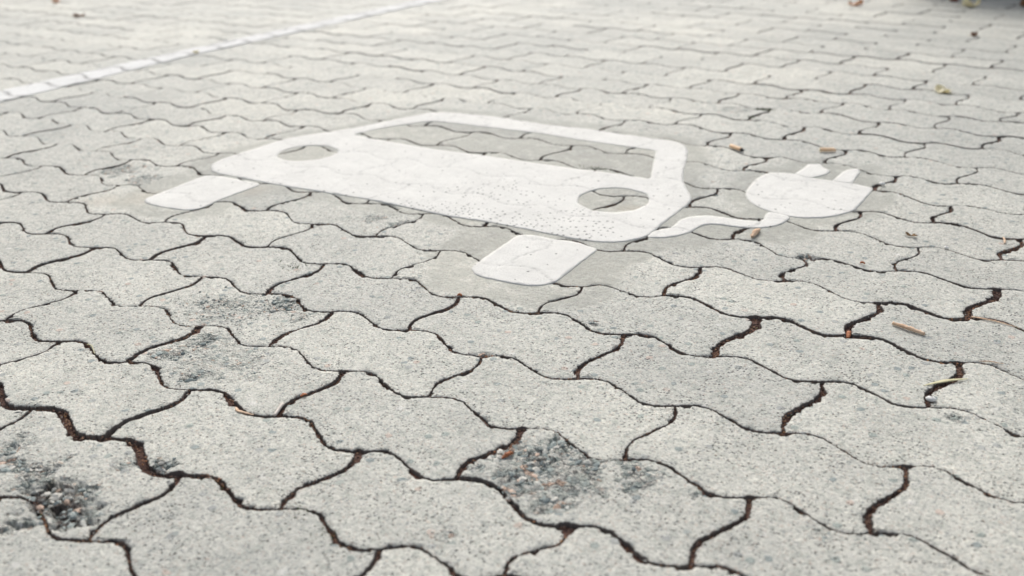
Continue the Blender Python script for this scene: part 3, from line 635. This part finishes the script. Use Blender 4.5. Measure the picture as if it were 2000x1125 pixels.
pts, sz, ti = [], [], []
for (j, p) in joints_in(-1.0, 1.0, -.8, 1.4, 60):
    g = halfgap(j); d = np.hypot(*(p.mean(0)-CAMXY))
    nn = int((70 if d < 1.3 else 30)*(1+g*350)*(.5+random.random()))
    i = RNG.randint(0, len(p), nn); q = p[i]+(RNG.rand(nn, 2)-.5)*g*2.2
    dens = fnoise(q[:, 0]*25, q[:, 1]*25, 90, 2)
    r = .0003+.0008*RNG.rand(nn)**2+g*.12
    z = -.0042+RNG.rand(nn)*.0024+np.where(dens > .6, .0016, 0)
    clump = np.where(dens > .55, .45, .0)
    pts.append(np.column_stack([q, z])); sz.append(r); ti.append(np.clip(RNG.rand(nn)*.62+clump*RNG.rand(nn), 0, 1))
    m_ = nn//2; i = RNG.randint(0, len(p), m_); q = p[i]+RNG.randn(m_, 2)*.0028; pts.append(np.column_stack([q, np.full(m_, .0004)])); sz.append(.0002+.0005*RNG.rand(m_)**2); ti.append(RNG.rand(m_)*.7)
tag(pebble_cloud('joint_crumbs', np.vstack(pts), np.concatenate(sz), np.concatenate(ti), M_CRUMB), 'brown and orange crumbs of soil and bark lying in the joints', kind='stuff')

def clear_of_paint(P):
    b = np.ones(len(P), bool)
    for s_ in SHAPES: b &= ~in_poly(P, s_)
    return b
pts, sz, ti = [], [], []
for bi, (x, y, r, s_, d) in enumerate(CRUMBLE):
    if np.hypot(x-CAMXY[0], y-CAMXY[1]) > 2.2: continue
    nn = int(9e4*r*r*s_*(1+d*120)*(.9 if d > .0085 else 2.2))
    a = RNG.rand(nn)*6.283; q = np.sqrt(RNG.rand(nn))*r*.95
    P = np.column_stack([x+q*np.cos(a), y+q*np.sin(a)]); w_ = blob(P, (x, y), r*1.15)*s_
    k_ = (RNG.rand(nn) < w_) & clear_of_paint(P)
    if bi in OWNER: k_ &= in_poly(P, OWNER[bi])
    P = P[k_]; w_ = w_[k_]; m_ = len(P)
    r_ = .0007+(.0040 if d > .0085 else .0048)*RNG.rand(m_)**2.4*min(1, d/.004)*(.4+.6*w_)
    pts.append(np.column_stack([P, -w_*d*(.15+.45*RNG.rand(m_))-.0004])); sz.append(r_); ti.append(RNG.rand(m_))
nn = 2600
P = np.column_stack([RNG.rand(nn)*2.4-1.5, RNG.rand(nn)*2.2-.7]); P = P[clear_of_paint(P)]; m_ = len(P)
pts.append(np.column_stack([P, np.full(m_, .0009)])); sz.append(.0003+.0006*RNG.rand(m_)**3); ti.append(RNG.rand(m_))
tag(pebble_cloud('grit', np.vstack(pts), np.concatenate(sz), np.concatenate(ti), M_GRIT, .55), 'blue grey and sandy grit broken out of the crumbling blocks', kind='stuff')

M_MOSS = simple_material('moss_green', (.035, .055, .015), (.12, .16, .05), 400, .95)
def moss(pos, spread, count):
    vs, fs = [], []
    for _ in range(count):
        x = pos[0]+random.gauss(0, spread[0]); y = pos[1]+random.gauss(0, spread[1]); a = random.random()*6.28; h = .0015+.003*random.random(); w_ = .0006+.0008*random.random()
        z = -.003; lx, ly = random.gauss(0, .002), random.gauss(0, .002); b = len(vs)
        vs += [(x-w_*math.cos(a), y-w_*math.sin(a), z), (x+w_*math.cos(a), y+w_*math.sin(a), z), (x+lx+w_*.7*math.cos(a), y+ly+w_*.7*math.sin(a), z+h), (x+lx*1.3, y+ly*1.3, z+h*1.4)]
        fs += [(b, b+1, b+2), (b, b+2, b+3)]
    return vs, fs
vs, fs = [], []
for pos, spr, c in (((-.003, 1.124), (.012, .006), 160), ((-.007, 1.047), (.008, .004), 90), ((-.116, .574), (.014, .003), 120), ((.140, -.449), (.006, .004), 70),
                    ((.174, -.458), (.005, .004), 50), ((.33, -.44), (.004, .006), 40), ((-.26, -.03), (.01, .006), 40)):
    a_, f_ = moss(pos, spr, c); b_ = len(vs); vs += a_; fs += [tuple(i+b_ for i in f) for f in f_]
tag(mesh_obj('moss', vs, fs, M_MOSS, smooth=False), 'small green moss tufts growing in a few joints', kind='stuff')

# ------------------------------------------------------------------ litter
def stick_mesh(path, width, height, taper=.6, seed=0, sides=7, fray=.25):
    """a rough splinter following a path of 3-D points"""
    rs = random.Random(seed); path = [Vector(p) for p in path]
    n = 10*(len(path)-1); pts = []
    for i in range(n+1):
        t = i/n*(len(path)-1); a = min(int(t), len(path)-2); pts.append(path[a].lerp(path[a+1], t-a))
    for _ in range(6): pts = [pts[0]]+[(pts[i-1]+pts[i]*2+pts[i+1])/4 for i in range(1, n)]+[pts[-1]]
    vs, fs = [], []
    for i, p in enumerate(pts):
        d = (pts[min(i+1, n)]-pts[max(i-1, 0)]).normalized(); sdir = Vector((-d.y, d.x, 0)).normalized()
        u = i/n; wd = width*(1-(1-taper)*abs(2*u-1)**1.5)*(1+rs.uniform(-fray, fray)*.4); hh = height*(1-(1-taper)*abs(2*u-1)**2)
        for s_ in range(sides):
            a = 2*math.pi*s_/sides; rj = 1+rs.uniform(-fray, fray)*.5
            vs.append(p+sdir*(math.cos(a)*wd/2*rj)+Vector((0, 0, (math.sin(a)*.5+.5)*hh*rj)))
    for i in range(n):
        for s_ in range(sides):
            a = i*sides+s_; b = i*sides+(s_+1) % sides; fs.append((a, b, b+sides, a+sides))
    fs.append(tuple(range(sides-1, -1, -1))); fs.append(tuple(n*sides+s_ for s_ in range(sides)))
    return vs, fs
def litter(name, vs, fs, material, label, cat, group=None, smooth=True):
    c = Vector((sum(v[0] for v in vs)/len(vs), sum(v[1] for v in vs)/len(vs), 0))
    return tag(mesh_obj(name, [tuple(Vector(v)-c) for v in vs], fs, material, loc=c, smooth=smooth), label, cat, group)
M_WOOD = simple_material('dry_splinter_wood', (.50, .31, .19), (.78, .58, .41), 90, .8, .0008, (1, 1, 1), 400)
M_STRAW = simple_material('dry_straw', (.44, .40, .20), (.66, .62, .40), 60, .6, .0003)
M_PALEWOOD = simple_material('bleached_matchwood', (.52, .46, .40), (.68, .62, .56), 120, .7, .0004)
M_BARK = simple_material('orange_bark', (.26, .08, .035), (.52, .21, .09), 200, .8, .0006)
M_FILTER = simple_material('cork_filter_paper', (.88, .55, .31), (.92, .68, .45), 300, .7, .0002, bscale=600)
M_FIBRE = simple_material('filter_fibre', (.55, .45, .30), (.70, .62, .45), 500, .95, .0003)
M_ASH = simple_material('burnt_ash', (.02, .02, .02), (.08, .075, .07), 500, .95, .0005)
M_STONE = simple_material('pale_quartz', (.62, .61, .58), (.78, .77, .74), 200, .5, .0005)

litter('twig', *stick_mesh([(.4807, .1798, .001), (.499, .1735, .0015), (.5183, .1685, .001)], .0062, .0042, .85, 1, 6, .4), M_WOOD, 'light brown wood splinter lying flat on a block at the right, well above the straw', 'twig')
litter('straw', *stick_mesh([(.5432, .0454, .0012), (.5612, .0645, .0022), (.5796, .0831, .0015)],   .0055, .0012, .15, 2, 6, .15), M_STRAW, 'yellow green blade of straw lying over a wide dark joint at the right', 'straw')
litter('bark_strand', *stick_mesh([(.553, .2475, -.001), (.5566, .2459, .001), (.5787, .2471, .0008), (.6066, .2424, .0006)], .0032, .0012, .2, 3, 6, .35), M_WOOD, 'pale brown bark strand along a joint at the right edge, starting at the widest gap', 'bark')
litter('match', *stick_mesh([(.0030, -.3372, -.0012), (-.0057, -.3164, -.0003)], .0045, .0030, .95, 4, 4, .05), M_PALEWOOD, 'whitish flat stick wedged upright in the joint between two front blocks', 'stick')
litter('bark_flake', *stick_mesh([(-.0001, -.296, .0008), (.0015, -.2925, .0018), (.003, -.2893, .001)], .0052, .0016, .4, 5, 6, .4), M_BARK, 'small orange bark flake beside the joint just right of the whitish stick', 'bark')
litter('bark_strip', *stick_mesh([(-.0461, -.3424, -.002), (-.036, -.3495, -.0008), (-.0158, -.3473, .0003)], .0042, .0018, .25, 6, 6, .35), M_WOOD, 'thin orange brown bark strip curled in the joint left of the whitish stick', 'bark')
litter('bark_chip', *stick_mesh([(.2404, .3745, .001), (.2398, .3925, .002), (.2385, .4085, .001)], .0085, .0052, .7, 7, 7, .5), M_WOOD, 'chunky light brown bark chip just below the painted cable', 'bark')
litter('bark_chip', *stick_mesh([(.2420, -.2885, -.001), (.2451, -.2837, .0015), (.2470, -.2775, .001)], .0050, .0040, .6, 8, 6, .5), M_BARK, 'orange red bark chip at the edge of the crumbling block in front', 'bark')
litter('bark_chip', *stick_mesh([(.4450, .1235, -.002), (.4435, .132, -.001), (.4418, .1405, -.002)], .0058, .003, .6, 9, 6, .4), M_BARK, 'orange bark chip wedged in the joint left of the wood splinter', 'bark')
litter('bark_chip', *stick_mesh([(-.0085, -.001, 0), (-.0056, .0004, .001), (-.0025, .001, 0)], .0045, .003, .6, 10, 6, .4), M_BARK, 'tiny orange bark chip at the joint corner below the front painted wheel', 'bark')
litter('bark_chip', *stick_mesh([(.398, .351, .001), (.4008, .352, .0018), (.4045, .352, .001)], .005, .0025, .6, 11, 6, .4), M_BARK, 'tiny orange bark chip right of the broken corner under the plug', 'bark')
litter('twig', *stick_mesh([(.5447, .5457, .001), (.5485, .533, .0015), (.5504, .5211, .001)], .0035, .002, .5, 12, 6, .4), M_WOOD, 'short pale twig on a block at the right edge, beside a stained joint', 'twig')
litter('straw', *stick_mesh([(.5824, .1314, .0008), (.592, .135, .0015), (.6058, .138, .0008)], .0022, .0008, .3, 13, 5, .2), M_WOOD, 'thin reddish straw at the right edge, above the yellow green straw', 'straw')
litter('straw', *stick_mesh([(-.2995, -.329, .0008), (-.295, -.3315, .003), (-.286, -.332, .0045), (-.2719, -.3397, .0005)], .0016, .0010, .5, 14, 5, .2), M_STRAW, 'little curled pale straw across a joint at the far left', 'straw')

def bud(pos, seed):
    rs = random.Random(seed); vs, fs = [], []
    for i in range(7):
        a = i*.9+rs.random(); l = .007+.005*rs.random(); p0 = Vector(pos); p1 = p0+Vector((math.cos(a)*l, math.sin(a)*l*.8, .001+.004*rs.random()))
        v, f = stick_mesh([p0+Vector((0, 0, .0004)), p1], .0035, .0018, .3, seed*31+i, 5, .4); b = len(vs); vs += v; fs += [tuple(q+b for q in g_) for g_ in f]
    return vs, fs
M_BUD = simple_material('brown_seed_husk', (.10, .06, .025), (.33, .19, .08), 200, .85, .0006)
litter('seed_husk', *bud((.4335, .4884, .0008), 4), M_BUD, 'brown open seed husk on a block right of the painted plug', 'seed husk')

def pebble(pos, r, seed, label):
    rs = np.random.RandomState(seed)
    vs, fs = [], []
    for i in range(7):
        th = math.pi*i/6
        for j in range(10):
            ph = 2*math.pi*j/10; k_ = 1+.28*(fnoise(np.array([math.cos(ph)*1.7+seed]), np.array([math.sin(ph)*1.7+th*1.3]), seed)[0]-.5)*2
            vs.append((pos[0]+r*math.sin(th)*math.cos(ph)*1.2*k_, pos[1]+r*math.sin(th)*math.sin(ph)*k_, pos[2]+r*.6*(1+math.cos(th))*k_))
    for i in range(6):
        for j in range(10): fs.append((i*10+j, (i+1)*10+j, (i+1)*10+(j+1) % 10, i*10+(j+1) % 10))
    return litter('pebble', vs, fs, M_STONE, label, 'pebble')
pebble((.339, .7086, .001), .0042, 3, 'small white pebble just right of the painted plug')
pebble((.5561, .0197, -.001), .0045, 5, 'white pebble sitting in the joint below the yellow green straw')
pebble((.4853, .462, .001), .0026, 8, 'tiny cream pebble on a thin joint right of the brown seed husk')

def butt(a, b, label, r=.0038):
    root = link(bpy.data.objects.new('cigarette_butt', None)); a = Vector((*a, 0)); b = Vector((*b, 0)); ax = b-a; ln_ = ax.length
    root.location = a; root.rotation_euler = (0, 0, math.atan2(ax.y, ax.x)); tag(root, label, 'cigarette butt', 'cigarette butts lying above the painted plug')
    def tube(x0, x1, r0, r1, squash, seed, cap=True):
        rs = random.Random(seed); vs, fs = [], []; S = 16; K = 8
        for i in range(K+1):
            u = i/K; x = x0+(x1-x0)*u; rr_ = r0+(r1-r0)*u
            for j in range(S):
                t_ = 2*math.pi*j/S; k_ = 1+rs.uniform(-.03, .03)
                vs.append((x, math.cos(t_)*rr_*1.08*k_, .0012+rr_*squash+math.sin(t_)*rr_*squash*k_))
        for i in range(K):
            for j in range(S): fs.append((i*S+j, i*S+(j+1) % S, (i+1)*S+(j+1) % S, (i+1)*S+j))
        if cap: fs += [tuple(range(S-1, -1, -1)), tuple(K*S+j for j in range(S))]
        return vs, fs
    mesh_obj('filter_wrap', *tube(.0006, ln_*.86, r, r*.98, .9, 1), M_FILTER, root)
    mesh_obj('filter_end', *tube(-.0004, .0007, r*.92, r*.94, .9, 2), M_FIBRE, root)
    mesh_obj('burnt_end', *tube(ln_*.86, ln_, r*.95, r*.7, .85, 3), M_ASH if 'blackened' in label else M_FILTER, root)
butt((.0423, .8068), (.0717, .7913), 'orange cigarette butt with a blackened end, left of the other butt')
butt((.1921, .8578), (.2169, .8711), 'plain orange cigarette butt right above the prongs of the painted plug')

def leaf_material(name, c1, c2):
    m_, t, b = mat(name); n = N(t)
    f = n.noise(70, 5, .65, vec=n.new('ShaderNodeTexCoord').outputs['Object'])
    t.links.new(n.ramp(f, [(.35, c1), (.65, c2)]), b.inputs['Base Color']); b.inputs['Roughness'].default_value = .6
    t.links.new(n.bump(n.noise(260, 4), .0006, .8), b.inputs['Normal'])
    tr = t.nodes.new('ShaderNodeBsdfTranslucent'); mx = t.nodes.new('ShaderNodeMixShader'); mx.inputs[0].default_value = .3
    t.links.new(b.inputs['Base Color'].links[0].from_socket, tr.inputs[0]); t.links.new(b.outputs[0], mx.inputs[1]); t.links.new(tr.outputs[0], mx.inputs[2])
    t.links.new(mx.outputs[0], [q for q in t.nodes if q.type == 'OUTPUT_MATERIAL'][0].inputs[0])
    return m_
M_LY = leaf_material('yellow_leaf', (.88, .80, .52), (.92, .87, .68)); M_LR = leaf_material('red_leaf', (.20, .04, .025), (.36, .09, .04)); M_LO = leaf_material('orange_leaf', (.60, .30, .14), (.74, .45, .26))
M_LB = leaf_material('brown_leaf', (.22, .10, .05), (.38, .20, .10))
def leaf(pos, rot, ln_, wd, curl, material, label, seed):
    """an ovate leaf with a midrib, cupped and curled at the rim; its stalk is a part"""
    rs = random.Random(seed); vs, fs = [], []; K = 14; W = 8
    for i in range(K+1):
        u = i/K; hw = wd/2*math.sin(math.pi*min(1, u*.98+.01))**.75*(1.12-.35*u)*(1+.10*math.sin(i*2.4+seed))
        for j in range(-W, W+1):
            v = j/W; x = ln_*(u-.5); y = hw*v+.0015*math.sin(u*9+seed)
            z = .0015+curl*ln_*(.9*v*v*abs(math.sin(u*3+seed*.7))+.55*(u-.45)**2*1.6)+.0012*math.sin(u*11+v*5+seed)+abs(v)**.5*.0006
            vs.append((x, y, max(z, .0006)))
    nv = len(vs); C_ = 2*W+1
    for i in range(K):
        for j in range(2*W):
            a = i*C_+j; fs.append((a, a+1, a+1+C_, a+C_))
    # underside for thickness
    vs += [(x, y, z-.0003) for x, y, z in vs]; fs += [tuple(nv+q for q in f[::-1]) for f in fs[:]]
    rim = [j for j in range(C_)]+[i*C_+C_-1 for i in range(1, K+1)]+[K*C_+j for j in range(C_-2, -1, -1)]+[i*C_ for i in range(K-1, 0, -1)]
    for a, b in zip(rim, rim[1:]+rim[:1]): fs.append((b, a, a+nv, b+nv))
    o = mesh_obj('leaf', vs, fs, material, loc=(*pos, 0)); o.rotation_euler = (0, 0, rot)
    tag(o, label, 'leaf', 'fallen leaves scattered on the paving')
    sv_, sf_ = stick_mesh([(-ln_*.49, 0, .002), (-ln_*.62, .001, .003), (-ln_*.74, .004, .0015)], .0011, .0011, .8, seed, 5, .1)
    mesh_obj('stalk', [tuple(v) for v in sv_], sf_, M_STRAW, o)
    return o
leaf((.284, 1.459), 2.5, .043, .038, .2, M_LY, 'pale yellow cupped leaf alone on the paving at the upper right', 3)
leaf((.108, 2.812), .35, .056, .042, .5, M_LY, 'bright yellow curled leaf near the dark strip at the top right corner', 6)
leaf((.262, 2.895), 1.2, .044, .034, .6, M_LB, 'brownish leaf at the very top right corner, right of the bright yellow one', 8)
leaf((.036, 2.915), -.4, .034, .028, .5, M_LR, 'small dark red leaf at the top, just left of the bright yellow curled one', 9)
leaf((.218, 2.231), .9, .022, .017, .5, M_LB, 'small brown leaf on the paving between the corner leaves and the lone pale yellow leaf', 11)
leaf((-.237, 2.691), .3, .046, .034, .35, M_LO, 'pale orange leaf at the top, farthest left of the leaves in the right half', 12)
leaf((-1.628, 1.034), .2, .020, .012, .3, M_LY, 'tiny yellowish leaf on the white bay line', 13)
leaf((-2.96, 1.54), .2, .034, .026, .4, M_LO, 'orange leaf at the top left corner beyond the bay line', 14)
leaf((-2.557, 1.344), 1.1, .036, .022, .3, M_LB, 'brown leaf at the upper left, second from the corner beyond the bay line', 15)

# ------------------------------------------------------------------ dark wall added out of view to shade the top right corner
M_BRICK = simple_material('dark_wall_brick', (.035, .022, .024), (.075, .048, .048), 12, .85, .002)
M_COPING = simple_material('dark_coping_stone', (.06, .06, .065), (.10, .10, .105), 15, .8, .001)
def boxes(lst):
    vs, fs = [], []
    for (x0, y0, z0, x1, y1, z1) in lst:
        b = len(vs); vs += [(x0, y0, z0), (x1, y0, z0), (x1, y1, z0), (x0, y1, z0), (x0, y0, z1), (x1, y0, z1), (x1, y1, z1), (x0, y1, z1)]
        fs += [tuple(b+i for i in f) for f in ((0, 3, 2, 1), (4, 5, 6, 7), (0, 1, 5, 4), (1, 2, 6, 5), (2, 3, 7, 6), (3, 0, 4, 7))]
    return vs, fs
wall = link(bpy.data.objects.new('shade_wall', None)); wall.location = (-.25, 3.19, 0); wall.rotation_euler = (0, 0, math.atan2(.62, 2.48))
tag(wall, 'added dark brick wall out of view, shading the top right corner', 'wall')
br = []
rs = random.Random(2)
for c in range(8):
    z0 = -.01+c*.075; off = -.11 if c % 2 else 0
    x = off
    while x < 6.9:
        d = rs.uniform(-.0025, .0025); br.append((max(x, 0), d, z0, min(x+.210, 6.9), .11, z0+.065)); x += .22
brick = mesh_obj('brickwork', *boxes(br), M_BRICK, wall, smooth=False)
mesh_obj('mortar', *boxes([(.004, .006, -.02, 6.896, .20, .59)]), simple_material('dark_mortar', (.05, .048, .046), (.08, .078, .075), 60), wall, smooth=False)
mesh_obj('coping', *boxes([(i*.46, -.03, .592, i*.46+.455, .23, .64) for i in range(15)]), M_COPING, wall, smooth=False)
